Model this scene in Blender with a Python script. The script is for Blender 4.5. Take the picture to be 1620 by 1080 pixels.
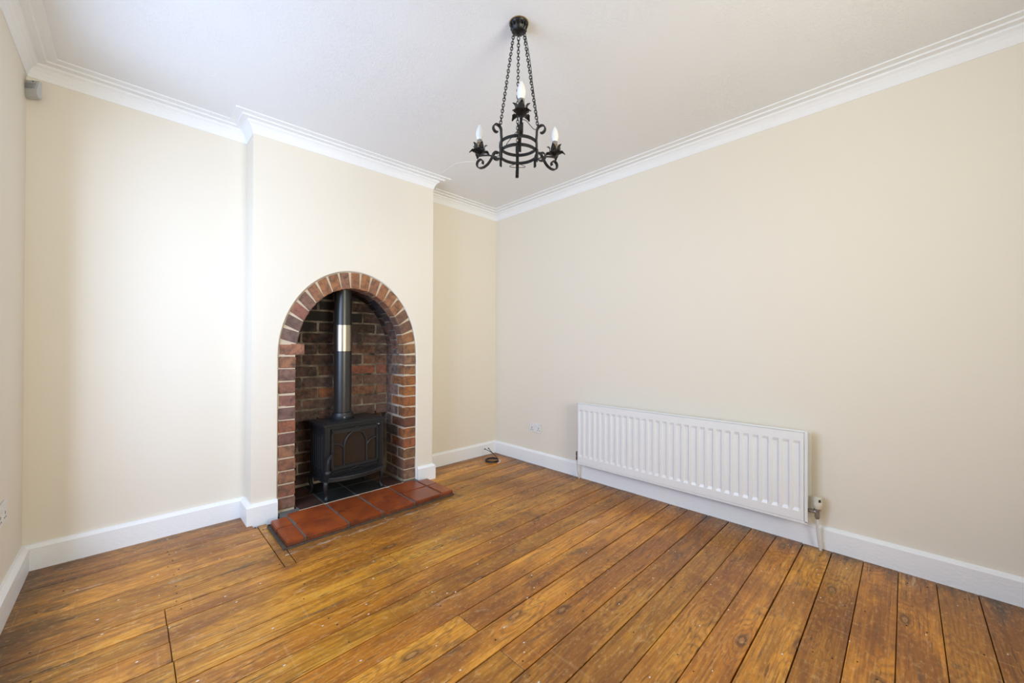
import bpy, bmesh, math, random
from mathutils import Vector, Matrix
for o in list(bpy.data.objects): bpy.data.objects.remove(o, do_unlink=True)
S = bpy.context.scene
COL = S.collection
PI = math.pi
rnd = random.Random(7)

# ------------------------------------------------------------------ camera
YAW, PIT, ROL = .7773, .0054, .0036
CAM = Vector((-2.7121, -3.0004, 1.094))
F = Vector((math.sin(YAW)*math.cos(PIT), math.cos(YAW)*math.cos(PIT), math.sin(PIT)))
R = Vector((math.cos(YAW), -math.sin(YAW), 0)); U = R.cross(F)
R2 = R*math.cos(ROL) + U*math.sin(ROL); U2 = R2.cross(F)
cd = bpy.data.cameras.new('camera'); cam = bpy.data.objects.new('camera', cd); COL.objects.link(cam)
M = Matrix((R2, U2, -F)).transposed().to_4x4(); M.translation = CAM
cam.matrix_world = M
cd.sensor_width = 36; cd.lens = 612.23*36/1620; cd.shift_y = 5.11/1620; cd.clip_start = .02
S.camera = cam

# ------------------------------------------------------------------ world, light, exposure
XL, YR, H = -3.0835, -4.40, 2.488          # left wall, rear wall, ceiling
W = bpy.data.worlds.new('daylight'); S.world = W; W.use_nodes = True
W.node_tree.nodes['Background'].inputs[0].default_value = (.80, .90, 1, 1)
W.node_tree.nodes['Background'].inputs[1].default_value = .02
def area(name, loc, aim, sx, sy, power, color, spread=PI):
    d = bpy.data.lights.new(name, 'AREA'); d.shape = 'RECTANGLE'; d.size = sx; d.size_y = sy
    d.energy = power; d.color = color; d.spread = spread
    o = bpy.data.objects.new(name, d); COL.objects.link(o); o.location = loc
    o.rotation_euler = (Vector(aim)-Vector(loc)).to_track_quat('-Z', 'Y').to_euler()
    return o
area('daylight_left_window', (XL-.45, -1.30, 1.45), (-.6, -.9, 1.15), 1.4, 1.5, 61, (.54, .70, 1))
area('rear_fill_light', (-1.95, YR-.55, 1.25), (-.7, 0, 1.95), 1.5, 1.5, 58, (1, .98, .82), math.radians(120))  # added fill lamp behind the viewpoint, outside an invented rear opening
area('alcove_strip_light', (XL-1.1, -3.9, 1.75), (XL+.55, 0, .75), .40, 1.3, 6.0, (.53, .68, 1), math.radians(80))  # added strip lamp that sharpens the shadow edge on the left alcove wall
S.view_settings.view_transform = 'Standard'; S.view_settings.look = 'None'
S.view_settings.gamma = 1; S.view_settings.use_curve_mapping = False
S.view_settings.exposure = 0.04

# ------------------------------------------------------------------ materials
def nodes(name):
    m = bpy.data.materials.new(name); m.use_nodes = True
    nt = m.node_tree; b = nt.nodes['Principled BSDF']
    return m, nt, b
class N:
    def __init__(s, nt): s.nt = nt
    def new(s, t, **k):
        n = s.nt.nodes.new(t)
        for a, v in k.items(): setattr(n, a, v)
        return n
    def link(s, a, b): s.nt.links.new(a, b)
    def setin(s, n, **k):
        for a, v in k.items():
            i = n.inputs[a.replace('_', ' ')]
            if hasattr(v, 'is_linked') or isinstance(v, bpy.types.NodeSocket): s.link(v, i)
            else: i.default_value = v
        return n
    def math(s, op, a, b=None, c=None, clamp=False):
        n = s.new('ShaderNodeMath', operation=op, use_clamp=clamp)
        for i, v in enumerate((a, b, c)):
            if v is None: continue
            if isinstance(v, bpy.types.NodeSocket): s.link(v, n.inputs[i])
            else: n.inputs[i].default_value = v
        return n.outputs[0]
    def noise(s, vec, scale, detail=3, rough=.5, dist=0):
        n = s.new('ShaderNodeTexNoise'); s.link(vec, n.inputs['Vector'])
        n.inputs['Scale'].default_value = scale; n.inputs['Detail'].default_value = detail
        n.inputs['Roughness'].default_value = rough; n.inputs['Distortion'].default_value = dist
        return n.outputs['Fac']
    def ramp(s, fac, stops):
        n = s.new('ShaderNodeValToRGB'); s.link(fac, n.inputs[0]); e = n.color_ramp.elements
        while len(e) < len(stops): e.new(.5)
        for i, (p, c) in enumerate(stops):
            e[i].position = p; e[i].color = (c if isinstance(c, tuple) else (c, c, c)) + (1,)
        return n.outputs[0]
    def mix(s, fac, a, b, mode='MIX'):
        n = s.new('ShaderNodeMix', data_type='RGBA', blend_type=mode)
        for i, v in ((0, fac), (6, a), (7, b)):
            if isinstance(v, bpy.types.NodeSocket): s.link(v, n.inputs[i])
            else: n.inputs[i].default_value = v if i == 0 else tuple(v)+(1,)
        return n.outputs[2]
    def mapping(s, vec, sc, loc=(0, 0, 0)):
        n = s.new('ShaderNodeMapping'); s.link(vec, n.inputs[0])
        n.inputs['Scale'].default_value = sc; n.inputs['Location'].default_value = loc
        return n.outputs[0]
    def bump(s, h, strength, dist, bsdf, normal=None):
        n = s.new('ShaderNodeBump'); s.link(h, n.inputs['Height'])
        n.inputs['Strength'].default_value = strength; n.inputs['Distance'].default_value = dist
        if normal is not None: s.link(normal, n.inputs['Normal'])
        s.link(n.outputs[0], bsdf.inputs['Normal']); return n.outputs[0]

def plain(name, col, rough=.5, metal=0, bump=0, bscale=200, spec=.5, var=0, coat=0):
    m, nt, b = nodes(name); g = N(nt)
    b.inputs['Base Color'].default_value = tuple(col)+(1,); b.inputs['Roughness'].default_value = rough
    b.inputs['Metallic'].default_value = metal; b.inputs['Specular IOR Level'].default_value = spec
    b.inputs['Coat Weight'].default_value = coat
    co = g.new('ShaderNodeTexCoord').outputs['Object']
    if var:
        n = g.noise(co, bscale*.35, 4, .6)
        g.link(g.mix(g.math('MULTIPLY', n, var), col, tuple(c*.35 for c in col)), b.inputs['Base Color'])
    if bump: g.bump(g.noise(co, bscale, 4, .6), bump, .001, b)
    return m

def wall_paint():
    m, nt, b = nodes('cream_wall_paint'); g = N(nt)
    co = g.new('ShaderNodeTexCoord').outputs['Object']
    n = g.noise(co, 1.1, 3, .5)
    g.link(g.mix(n, (.82, .758, .650), (.81, .743, .632)), b.inputs['Base Color'])
    b.inputs['Roughness'].default_value = .62; b.inputs['Specular IOR Level'].default_value = .35
    h = g.math('ADD', g.noise(co, 260, 3, .6), g.math('MULTIPLY', g.noise(co, 2.6, 2, .5), 6))
    g.bump(h, .25, .0012, b); return m
def ceiling_paint():
    m, nt, b = nodes('textured_ceiling_paper'); g = N(nt)
    co = g.new('ShaderNodeTexCoord').outputs['Object']
    b.inputs['Base Color'].default_value = (.85, .85, .85, 1); b.inputs['Roughness'].default_value = .8
    n = g.noise(co, 26, 3, .55, 2.2)
    r = g.ramp(g.math('ABSOLUTE', g.math('SUBTRACT', n, .5)), [(0, .8), (.04, .2), (.3, 0.)])
    patch = g.ramp(g.noise(co, 2.2, 2), [(.35, .15), (.65, 1.)])
    h = g.math('ADD', g.math('MULTIPLY', r, patch), g.math('MULTIPLY', g.noise(co, 90, 3), .6))
    g.bump(h, .55, .0018, b); return m
def trim_paint(name='white_gloss_trim', col=(.90, .905, .91), rough=.40):
    m, nt, b = nodes(name); g = N(nt)
    co = g.new('ShaderNodeTexCoord').outputs['Object']
    b.inputs['Base Color'].default_value = col+(1,); b.inputs['Roughness'].default_value = rough
    h = g.noise(g.mapping(co, (1, 1, 2.2)), 42, 4, .6)
    g.bump(h, .6, .0028, b); return m

def floor_wood():
    m, nt, b = nodes('varnished_pine_boards'); g = N(nt)
    co = g.new('ShaderNodeTexCoord').outputs['Object']
    oi = g.new('ShaderNodeObjectInfo'); rd = oi.outputs['Random']
    cx = g.new('ShaderNodeCombineXYZ')
    g.link(g.math('MULTIPLY', rd, 13.7), cx.inputs[0]); g.link(g.math('MULTIPLY', rd, 3.3), cx.inputs[1]); g.link(g.math('MULTIPLY', rd, 41.), cx.inputs[2])
    va = g.new('ShaderNodeVectorMath', operation='ADD'); g.link(co, va.inputs[0]); g.link(cx.outputs[0], va.inputs[1]); pv = va.outputs[0]
    # knots
    kv = g.new('ShaderNodeTexVoronoi', voronoi_dimensions='2D'); g.link(g.mapping(pv, (1.25, 3.0, 1)), kv.inputs['Vector']); kv.inputs['Scale'].default_value = 1.35; kv.inputs['Randomness'].default_value = 1
    kd = kv.outputs['Distance']
    # growth rings: long bands, bent around the knots
    bend = g.math('MULTIPLY', g.ramp(kd, [(0, 1.), (.30, 0.)]), 2.6)
    base = g.noise(g.mapping(pv, (.55, 5.5, 1)), 2.0, 3, .55, .6)
    rings = g.math('SINE', g.math('MULTIPLY', g.math('ADD', g.math('MULTIPLY', base, 46), g.math('MULTIPLY', bend, 9)), 1.0))
    rings = g.math('MULTIPLY_ADD', rings, .5, .5)
    fine = g.noise(g.mapping(pv, (2.5, 150, 1)), 1.0, 3, .7)
    streak = g.noise(g.mapping(pv, (1.6, 20, 1)), 1.0, 5, .70)
    wear = g.noise(g.mapping(co, (1.2, 2.0, 1)), 1.7, 5, .62, .5)
    big = g.noise(g.mapping(pv, (.8, 2.5, 1)), 1.6, 4, .6, .4)
    c = g.ramp(g.math('MULTIPLY_ADD', big, .55, g.math('MULTIPLY', streak, .45)), [(.27, (.15, .042, .005)), (.41, (.36, .130, .011)), (.54, (.56, .235, .019)), (.70, (.80, .40, .045))])
    c = g.mix(g.math('MULTIPLY', g.math('POWER', rings, 2.5), .50), c, (.19, .070, .012))
    c = g.mix(g.math('MULTIPLY', g.ramp(fine, [(.50, 0.), (.68, 1.)]), .42), c, (.13, .048, .010))
    c = g.mix(g.math('MULTIPLY', g.ramp(fine, [(.32, 1.), (.46, 0.)]), .26), c, (.78, .45, .12))
    # per board tone
    hs = g.new('ShaderNodeHueSaturation'); g.link(c, hs.inputs['Color'])
    g.link(g.math('MULTIPLY_ADD', rd, .46, .77), hs.inputs['Value'])
    g.link(g.math('MULTIPLY_ADD', g.math('FRACT', g.math('MULTIPLY', rd, 7.3)), .008, .493), hs.inputs['Hue'])
    hs.inputs['Saturation'].default_value = 1.0
    c = hs.outputs[0]
    # knots
    kdn = g.math('ADD', kd, g.math('MULTIPLY', g.math('SUBTRACT', g.noise(pv, 30, 3), .5), .03))
    rim = g.ramp(kdn, [(.030, .25), (.042, 1.), (.052, .9), (.085, .25), (.14, 0.)])
    sel = g.math('GREATER_THAN', g.noise(g.mapping(kv.outputs['Position'], (1, 1, 1)), 9.0, 0), .47)
    c = g.mix(g.math('MULTIPLY', g.math('MULTIPLY', rim, sel), .8), c, (.075, .030, .014))
    c = g.mix(g.math('MULTIPLY', g.math('MULTIPLY', g.ramp(kdn, [(.018, 1.), (.034, 0.)]), sel), .55), c, (.30, .19, .11))
    # red brown worn varnish and grey black stains
    c = g.mix(g.math('MULTIPLY', g.ramp(wear, [(.47, 0.), (.60, 1.)]), .55), c, (.20, .066, .018))
    st = g.noise(g.mapping(co, (1.6, 7, 1)), 1.9, 7, .75, .8)
    c = g.mix(g.math('MULTIPLY', g.ramp(st, [(.56, 0.), (.66, 1.)]), .60), c, (.075, .050, .034))
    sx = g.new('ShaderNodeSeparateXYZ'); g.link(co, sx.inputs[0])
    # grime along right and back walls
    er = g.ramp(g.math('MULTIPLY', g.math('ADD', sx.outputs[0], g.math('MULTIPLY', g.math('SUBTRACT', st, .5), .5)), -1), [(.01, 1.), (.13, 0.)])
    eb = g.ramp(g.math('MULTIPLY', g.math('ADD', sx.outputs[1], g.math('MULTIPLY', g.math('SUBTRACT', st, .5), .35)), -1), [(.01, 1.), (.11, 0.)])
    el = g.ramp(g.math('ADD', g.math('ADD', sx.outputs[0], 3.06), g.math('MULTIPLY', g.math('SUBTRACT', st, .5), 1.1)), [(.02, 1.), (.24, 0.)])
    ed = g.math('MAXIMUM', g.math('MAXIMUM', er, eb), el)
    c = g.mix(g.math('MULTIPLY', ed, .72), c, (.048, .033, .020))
    # scuffed pale bare patches
    sc = g.noise(g.mapping(co, (3, 9, 1)), 1.6, 6, .75, 1.0)
    c = g.mix(g.math('MULTIPLY', g.ramp(sc, [(.61, 0.), (.70, 1.)]), .5), c, (.62, .44, .27))
    mo = g.noise(g.mapping(pv, (34, 75, 1)), 1.0, 5, .75)
    c = g.mix(g.math('MULTIPLY', g.ramp(mo, [(.30, 1.), (.46, 0.)]), .38), c, (.15, .062, .018))
    c = g.mix(g.math('MULTIPLY', g.ramp(mo, [(.54, 0.), (.70, 1.)]), .42), c, (.80, .52, .20))
    # worn plaster streak and grime in front of the hearth
    sy = g.new('ShaderNodeSeparateXYZ'); g.link(co, sy.inputs[0])
    ins = g.math('MULTIPLY', g.math('GREATER_THAN', sy.outputs[0], -2.13), g.math('LESS_THAN', sy.outputs[0], -.97))
    yy = g.math('ADD', sy.outputs[1], g.math('MULTIPLY', g.math('SUBTRACT', g.noise(g.mapping(co, (6, 6, 1)), 1, 3, .6), .5), .05))
    band = g.math('MULTIPLY', g.ramp(g.math('ABSOLUTE', g.math('ADD', yy, .725)), [(.006, 1.), (.016, 0.)]), ins)
    pn = g.ramp(g.noise(g.mapping(co, (9, 70, 1)), 1.0, 5, .7), [(.50, 0.), (.58, 1.)])
    c = g.mix(g.math('MULTIPLY', g.math('MULTIPLY', band, pn), .75), c, (.62, .54, .40))
    gr = g.math('MULTIPLY', g.math('MULTIPLY', g.ramp(g.math('ABSOLUTE', g.math('ADD', yy, .68)), [(.015, 1.), (.06, 0.)]), ins), g.ramp(g.noise(g.mapping(co, (8, 30, 1)), 1.0, 5, .7), [(.42, 0.), (.58, 1.)]))
    c = g.mix(g.math('MULTIPLY', gr, .6), c, (.10, .062, .030))
    # short dark grain checks
    ck = g.noise(g.mapping(pv, (7, 95, 1)), 1.0, 2, .5)
    c = g.mix(g.math('MULTIPLY', g.ramp(ck, [(.66, 0.), (.72, 1.)]), .7), c, (.06, .026, .012))
    # fine cross scratches
    s2 = g.noise(g.mapping(co, (60, 3, 1)), 1.0, 2, .5)
    c = g.mix(g.math('MULTIPLY', g.ramp(s2, [(.64, 0.), (.72, 1.)]), .12), c, (.75, .5, .25))
    # paint specks
    sp = g.new('ShaderNodeTexVoronoi', voronoi_dimensions='2D'); g.link(g.mapping(co, (1, 1.6, 1)), sp.inputs['Vector']); sp.inputs['Scale'].default_value = 6.5
    spn = g.math('ADD', sp.outputs['Distance'], g.math('MULTIPLY', g.math('SUBTRACT', g.noise(co, 60, 2), .5), .03))
    spk = g.math('MULTIPLY', g.ramp(spn, [(.024, 1.), (.030, 0.)]), g.math('GREATER_THAN', g.noise(sp.outputs['Position'], 7., 0), .57))
    c = g.mix(g.math('MULTIPLY', spk, .85), c, (.78, .74, .68))
    g.link(c, b.inputs['Base Color'])
    g.link(g.math('MULTIPLY_ADD', wear, .30, .22), b.inputs['Roughness'])
    b.inputs['Specular IOR Level'].default_value = .42
    h = g.math('ADD', g.math('MULTIPLY', fine, .55), g.math('ADD', g.math('MULTIPLY', streak, .6), g.math('MULTIPLY', rings, .25)))
    g.bump(h, .35, .0013, b)
    return m

def brick_mat():
    m, nt, b = nodes('old_fired_brick'); g = N(nt)
    tc = g.new('ShaderNodeTexCoord'); co = tc.outputs['Object']
    oi = g.new('ShaderNodeObjectInfo'); rd = oi.outputs['Random']; oc = oi.outputs['Color']
    cx = g.new('ShaderNodeCombineXYZ'); g.link(g.math('MULTIPLY', rd, 31.), cx.inputs[0]); g.link(g.math('MULTIPLY', rd, 17.), cx.inputs[2])
    va = g.new('ShaderNodeVectorMath', operation='ADD'); g.link(co, va.inputs[0]); g.link(cx.outputs[0], va.inputs[1]); pv = va.outputs[0]
    n1 = g.noise(pv, 22, 5, .7, .3); n2 = g.noise(pv, 90, 4, .7); n3 = g.noise(pv, 9, 3, .6)
    c = g.mix(g.ramp(n1, [(.42, 0.), (.66, .9)]), oc, (.085, .050, .040))
    c = g.mix(g.ramp(n3, [(.55, 0.), (.75, .35)]), c, (.42, .19, .10))
    c = g.mix(g.math('MULTIPLY', g.ramp(n2, [(.60, 0.), (.70, 1.)]), .28), c, (.55, .44, .33))
    # soot deposit, amount carried per brick in colour alpha
    al = oi.outputs['Alpha']
    sn = g.math('ADD', g.math('MULTIPLY', g.math('SUBTRACT', n1, .5), .9), al)
    c = g.mix(g.ramp(sn, [(.15, 0.), (.85, .97)]), c, (.010, .008, .008))
    g.link(c, b.inputs['Base Color']); b.inputs['Roughness'].default_value = .85
    g.bump(g.math('ADD', n2, g.math('MULTIPLY', n1, 1.5)), .6, .003, b)
    return m
def mortar_mat():
    m, nt, b = nodes('lime_mortar'); g = N(nt)
    co = g.new('ShaderNodeTexCoord').outputs['Object']
    n = g.noise(co, 40, 5, .7)
    c = g.mix(n, (.78, .66, .50), (.48, .38, .27))
    sx = g.new('ShaderNodeSeparateXYZ'); g.link(co, sx.inputs[0])
    d = g.math('ADD', g.math('MULTIPLY', sx.outputs[1], 5.), g.math('MULTIPLY', g.math('SUBTRACT', g.noise(co, 5, 4, .6), .5), 2.2))
    hi = g.math('ADD', g.math('MULTIPLY', g.math('SUBTRACT', sx.outputs[2], .95), 2.0), d)
    soot = g.math('MULTIPLY', g.ramp(hi, [(.1, 0.), (1., 1.)]), g.math('GREATER_THAN', sx.outputs[1], .10))
    c = g.mix(g.math('MULTIPLY', soot, g.ramp(g.noise(co, 9, 3, .6), [(.35, .55), (.65, .95)])), c, (.014, .011, .011))
    g.link(c, b.inputs['Base Color']); b.inputs['Roughness'].default_value = .95
    g.bump(g.noise(co, 130, 4, .7), .8, .003, b)
    return m
def tile_mat(name, a, bb, rough, dirt):
    m, nt, b = nodes(name); g = N(nt)
    co = g.new('ShaderNodeTexCoord').outputs['Object']; oi = g.new('ShaderNodeObjectInfo')
    n = g.noise(co, 7, 4, .6, .4); n2 = g.noise(co, 60, 4, .7)
    c = g.mix(g.ramp(n, [(.35, 0.), (.7, 1.)]), a, bb)
    c = g.mix(g.math('MULTIPLY', g.ramp(g.noise(co, 14, 5, .7), [(.52, 0.), (.72, 1.)]), dirt), c, (.035, .022, .018))
    hs = g.new('ShaderNodeHueSaturation'); g.link(c, hs.inputs['Color']); g.link(g.math('MULTIPLY_ADD', oi.outputs['Random'], .3, .85), hs.inputs['Value'])
    # rough dirty flanks below the worn top
    sx = g.new('ShaderNodeSeparateXYZ'); g.link(co, sx.inputs[0])
    fl = g.math('MULTIPLY', g.math('LESS_THAN', sx.outputs[2], .026), g.ramp(n2, [(.35, .25), (.6, .95)]))
    c = g.mix(g.math('MULTIPLY', fl, .75), hs.outputs[0], (.06, .035, .025))
    g.link(c, b.inputs['Base Color']); b.inputs['Roughness'].default_value = rough
    g.bump(g.math('ADD', n2, g.math('MULTIPLY', n, 4)), .3, .0015, b)
    return m

MAT = dict(
    wall=wall_paint(), ceil=ceiling_paint(), trim=trim_paint(), cove=trim_paint('white_matt_cornice', (.88, .88, .88), .6),
    wood=floor_wood(), sub=plain('dark_underfloor', (.012, .008, .006), .9), nail=plain('rusty_nail', (.012, .009, .008), .6),
    brick=brick_mat(), mortar=mortar_mat(),
    tile=tile_mat('red_quarry_tile', (.33, .074, .017), (.22, .042, .013), .32, .6),
    soottile=tile_mat('sooted_tile', (.045, .026, .020), (.10, .036, .022), .6, .8),
    slate=plain('sooty_slate', (.035, .036, .034), .55, bump=.5, bscale=30, var=.9),
    grout=plain('grey_grout', (.15, .145, .13), .9, bump=.6, bscale=120, var=.5),
    iron=plain('cast_iron', (.020, .021, .023), .42, metal=.3, bump=.35, bscale=230, spec=.6),
    irond=plain('sooty_iron', (.010, .010, .011), .6, metal=.2, bump=.5, bscale=150),
    glass=plain('smoked_stove_glass', (.022, .015, .012), .22, spec=.6, var=.5, bscale=12),
    flue=plain('black_flue_enamel', (.020, .018, .016), .33, spec=.6),
    steel=plain('stainless_band', (.40, .35, .27), .32, metal=1),
    wrought=plain('black_wrought_iron', (.010, .010, .010), .40, metal=.35, bump=.5, bscale=260, spec=.6),
    brass=plain('aged_brass', (.42, .30, .16), .35, metal=.9),
    nickel=plain('dull_nickel', (.35, .33, .30), .35, metal=.9),
    bulb=plain('opal_bulb_glass', (.74, .74, .73), .25, spec=.6),
    rad=plain('white_radiator_enamel', (.83, .83, .82), .30),
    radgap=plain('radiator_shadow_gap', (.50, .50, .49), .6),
    cream=plain('cream_plastic', (.72, .68, .56), .4, var=.2, bscale=60),
    white=plain('white_plastic', (.78, .77, .75), .35),
    slot=plain('dark_slot', (.02, .02, .02), .6),
    grey=plain('grey_plastic', (.50, .50, .49), .4), lens=plain('sensor_lens', (.30, .31, .33), .3),
    cable=plain('black_cable', (.012, .010, .009), .45), pipe=plain('painted_pipe', (.70, .68, .64), .45),
    bolt=plain('steel_bolt', (.35, .35, .34), .4, metal=.8),
    frame=plain('white_window_frame', (.8, .8, .79), .4),
)

# ------------------------------------------------------------------ helpers
WORLD = {}
def link(o, parent=None):
    COL.objects.link(o)
    if parent is not None: o.parent = parent
    return o
def empty(name, loc, rz=0, label=None, cat=None, group=None):
    o = bpy.data.objects.new(name, None); COL.objects.link(o)
    o.location = loc; o.rotation_euler = (0, 0, rz); o.empty_display_size = .05
    if label: o['label'] = label
    if cat: o['category'] = cat
    if group: o['group'] = group
    return o
def tag(o, label, cat, group=None):
    o['label'] = label; o['category'] = cat
    if group: o['group'] = group
    return o
def struct(o, label=None):
    o['kind'] = 'structure'
    if label: o['label'] = label
    return o
def build(name, bm, mat, parent=None, off=(0, 0, 0), smooth=False):
    """one mesh object; off (world base of the parent) is taken off the vertices"""
    me = bpy.data.meshes.new(name)
    if any(off): bmesh.ops.translate(bm, vec=-Vector(off), verts=bm.verts)
    bmesh.ops.recalc_face_normals(bm, faces=bm.faces)
    bm.to_mesh(me); bm.free()
    me.materials.append(mat)
    if smooth:
        for p in me.polygons: p.use_smooth = True
        try: me.set_sharp_from_angle(angle=math.radians(38))
        except Exception: pass
    o = bpy.data.objects.new(name, me)
    return link(o, parent)
def B(): return bmesh.new()
def box(bm, x0, x1, y0, y1, z0, z1, bev=0, seg=1, jit=0, r=rnd):
    t = bmesh.new()
    bmesh.ops.create_cube(t, size=1)
    for v in t.verts:
        v.co = Vector((x0+(v.co.x+.5)*(x1-x0), y0+(v.co.y+.5)*(y1-y0), z0+(v.co.z+.5)*(z1-z0)))
        if jit: v.co += Vector((r.uniform(-jit, jit), r.uniform(-jit, jit), r.uniform(-jit, jit)))
    if bev: bmesh.ops.bevel(t, geom=t.edges[:]+t.verts[:], offset=bev, segments=seg, affect='EDGES', clamp_overlap=True)
    merge(bm, t); return bm
def merge(bm, t, mat=None):
    if mat is not None: bmesh.ops.transform(t, matrix=mat, verts=t.verts)
    me = bpy.data.meshes.new('tmp'); t.to_mesh(me); t.free(); bm.from_mesh(me); bpy.data.meshes.remove(me)
def frames(pts, closed=False):
    n = len(pts); T = []
    for i in range(n):
        a = pts[(i-1) % n] if (closed or i > 0) else pts[i]; b = pts[(i+1) % n] if (closed or i < n-1) else pts[i]
        T.append((b-a).normalized())
    up = Vector((0, 0, 1)) if abs(T[0].z) < .9 else Vector((1, 0, 0))
    nrm = (up - T[0]*up.dot(T[0])).normalized(); out = []
    for t in T:
        nrm = (nrm - t*nrm.dot(t))
        nrm = nrm.normalized() if nrm.length > 1e-6 else t.orthogonal().normalized()
        out.append((nrm.copy(), t.cross(nrm)))
    return out
def tube(bm, pts, rad, sides=8, closed=False, cap=True):
    pts = [Vector(p) for p in pts]; fr = frames(pts, closed); rings = []
    for i, p in enumerate(pts):
        r = rad[i] if isinstance(rad, (list, tuple)) else rad
        a, b = fr[i]
        rings.append([bm.verts.new(p + (a*math.cos(2*PI*k/sides)+b*math.sin(2*PI*k/sides))*r) for k in range(sides)])
    m = len(rings)
    for i in range(m if closed else m-1):
        q, w = rings[i], rings[(i+1) % m]
        for k in range(sides): bm.faces.new((q[k], q[(k+1) % sides], w[(k+1) % sides], w[k]))
    if cap and not closed: bm.faces.new(rings[0]); bm.faces.new(rings[-1])
    return bm
def lathe(bm, prof, cx=0, cy=0, seg=20, z=0):
    rings = []
    for r, h in prof:
        if r < 1e-6: rings.append([bm.verts.new((cx, cy, z+h))])
        else: rings.append([bm.verts.new((cx+r*math.cos(2*PI*k/seg), cy+r*math.sin(2*PI*k/seg), z+h)) for k in range(seg)])
    for a, b in zip(rings, rings[1:]):
        for k in range(seg):
            l = (k+1) % seg
            if len(a) == 1 and len(b) == 1: continue
            if len(a) == 1: bm.faces.new((a[0], b[k], b[l]))
            elif len(b) == 1: bm.faces.new((a[k], a[l], b[0]))
            else: bm.faces.new((a[k], a[l], b[l], b[k]))
    return bm
def prism(bm, poly, y0, y1):
    """polygon given in (x, z), extruded along y"""
    a = [bm.verts.new((x, y0, z)) for x, z in poly]; b = [bm.verts.new((x, y1, z)) for x, z in poly]; n = len(poly)
    bm.faces.new(a); bm.faces.new(b)
    for i in range(n): bm.faces.new((a[i], a[(i+1) % n], b[(i+1) % n], b[i]))
    return bm
def smoothpath(pts, n=6):
    """Catmull-Rom through the points"""
    P = [Vector(p) for p in pts]; out = []
    for i in range(len(P)-1):
        p0 = P[i-1] if i else P[0]*2-P[1]; p1, p2 = P[i], P[i+1]; p3 = P[i+2] if i+2 < len(P) else P[-1]*2-P[-2]
        for k in range(n):
            t = k/n
            out.append(.5*((2*p1)+(-p0+p2)*t+(2*p0-5*p1+4*p2-p3)*t*t+(-p0+3*p1-3*p2+p3)*t**3))
    out.append(P[-1]); return out

# ------------------------------------------------------------------ room shell
X0, X1 = -2.183, -.9235
CX = -1.5563
SL = (-.2398+.1819)/1.2697
def yf(x): return -.1819+(x+2.1928)*SL
def slab(name, boxes, mat, label):
    bm = B()
    for b in boxes: box(bm, *b)
    return struct(build(name, bm, mat), label)
slab('ceiling', [(XL-.3, .3, YR-.3, .7, H, H+.1)], MAT['ceil'], 'white ceiling papered in a swirled relief pattern')
slab('wall_right', [(0, .3, YR-.3, .7, -.15, H)], MAT['wall'], 'long plain cream wall with the radiator')
slab('wall_back', [(XL-.3, X0+.03, 0, .7, -.15, H), (X1-.03, 0, 0, .7, -.15, H), (X0+.03, X1-.03, .5, .7, -.15, H)], MAT['wall'], 'cream wall of the alcoves beside the chimney breast')
WL = (-2.30, -.53, .30, 2.15)      # left window y0,y1,z0,z1
slab('wall_left', [(XL-.3, XL, WL[1], 0, -.15, H), (XL-.3, XL, YR-.3, WL[0], -.15, H), (XL-.3, XL, WL[0], WL[1], -.15, WL[2]), (XL-.3, XL, WL[0], WL[1], WL[3], H)], MAT['wall'], 'cream wall at the far left')
WR = (-2.40, -1.20, .75, 2.15)  # opening added in the unseen rear wall to let the fill light in
slab('wall_rear', [(XL, WR[0], YR-.3, YR, -.15, H), (WR[1], 0, YR-.3, YR, -.15, H),
    (WR[0], WR[1], YR-.3, YR, -.15, WR[2]), (WR[0], WR[1], YR-.3, YR, WR[3], H)], MAT['wall'], 'cream wall behind the viewpoint')
def wframe(name, ax, c, a0, a1, z0, z1):
    bm = B(); t = .04
    for (p0, p1, q0, q1) in ((a0, a1, z0, z0+t), (a0, a1, z1-t, z1), (a0, a0+t, z0+t, z1-t), (a1-t, a1, z0+t, z1-t)):
        if ax == 0: box(bm, c-.02, c+.02, p0, p1, q0, q1)
        else: box(bm, p0, p1, c-.02, c+.02, q0, q1)
    return struct(build(name, bm, MAT['frame']))
wframe('window_1', 0, XL-.24, *WL); wframe('fill_opening_frame', 1, YR-.24, *WR)  # the second frame lines the added rear opening for the fill

# chimney breast with arched opening
OA, OB, IA, IB, ZS = .484, .600, .382, .480, 1.03
ROTZ = math.atan2(SL, 1)
FP = Vector((CX, yf(CX), 0))
RM = Matrix.Translation(FP) @ Matrix.Rotation(ROTZ, 4, 'Z')
def outline(a, b, z0, zs, n=36, t0=0, t1=PI):
    pts = [(a, z0)] + [(a*math.cos(t0+(t1-t0)*i/n), zs+b*math.sin(t0+(t1-t0)*i/n)) for i in range(n+1)] + [(-a, z0)]
    return pts
bm = B()
def lw(x, y, z): return RM @ Vector((x, y, z))
out = outline(OA+.007, OB+.007, 0, ZS); inn = outline(OA+.001, OB+.001, 0, ZS)
xl, xr = (X0-CX)/math.cos(ROTZ), (X1-CX)/math.cos(ROTZ)
def q(pts): bm.faces.new([bm.verts.new(lw(*p)) for p in pts])
q([(xl, 0, 0), (-OA-.007, 0, 0), (-OA-.007, 0, H), (xl, 0, H)]); q([(OA+.007, 0, 0), (xr, 0, 0), (xr, 0, H), (OA+.007, 0, H)])
for i in range(1, len(out)-2):
    a, b2 = out[i], out[i+1]; q([(a[0], 0, a[1]), (b2[0], 0, b2[1]), (b2[0], 0, H), (a[0], 0, H)])
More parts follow.
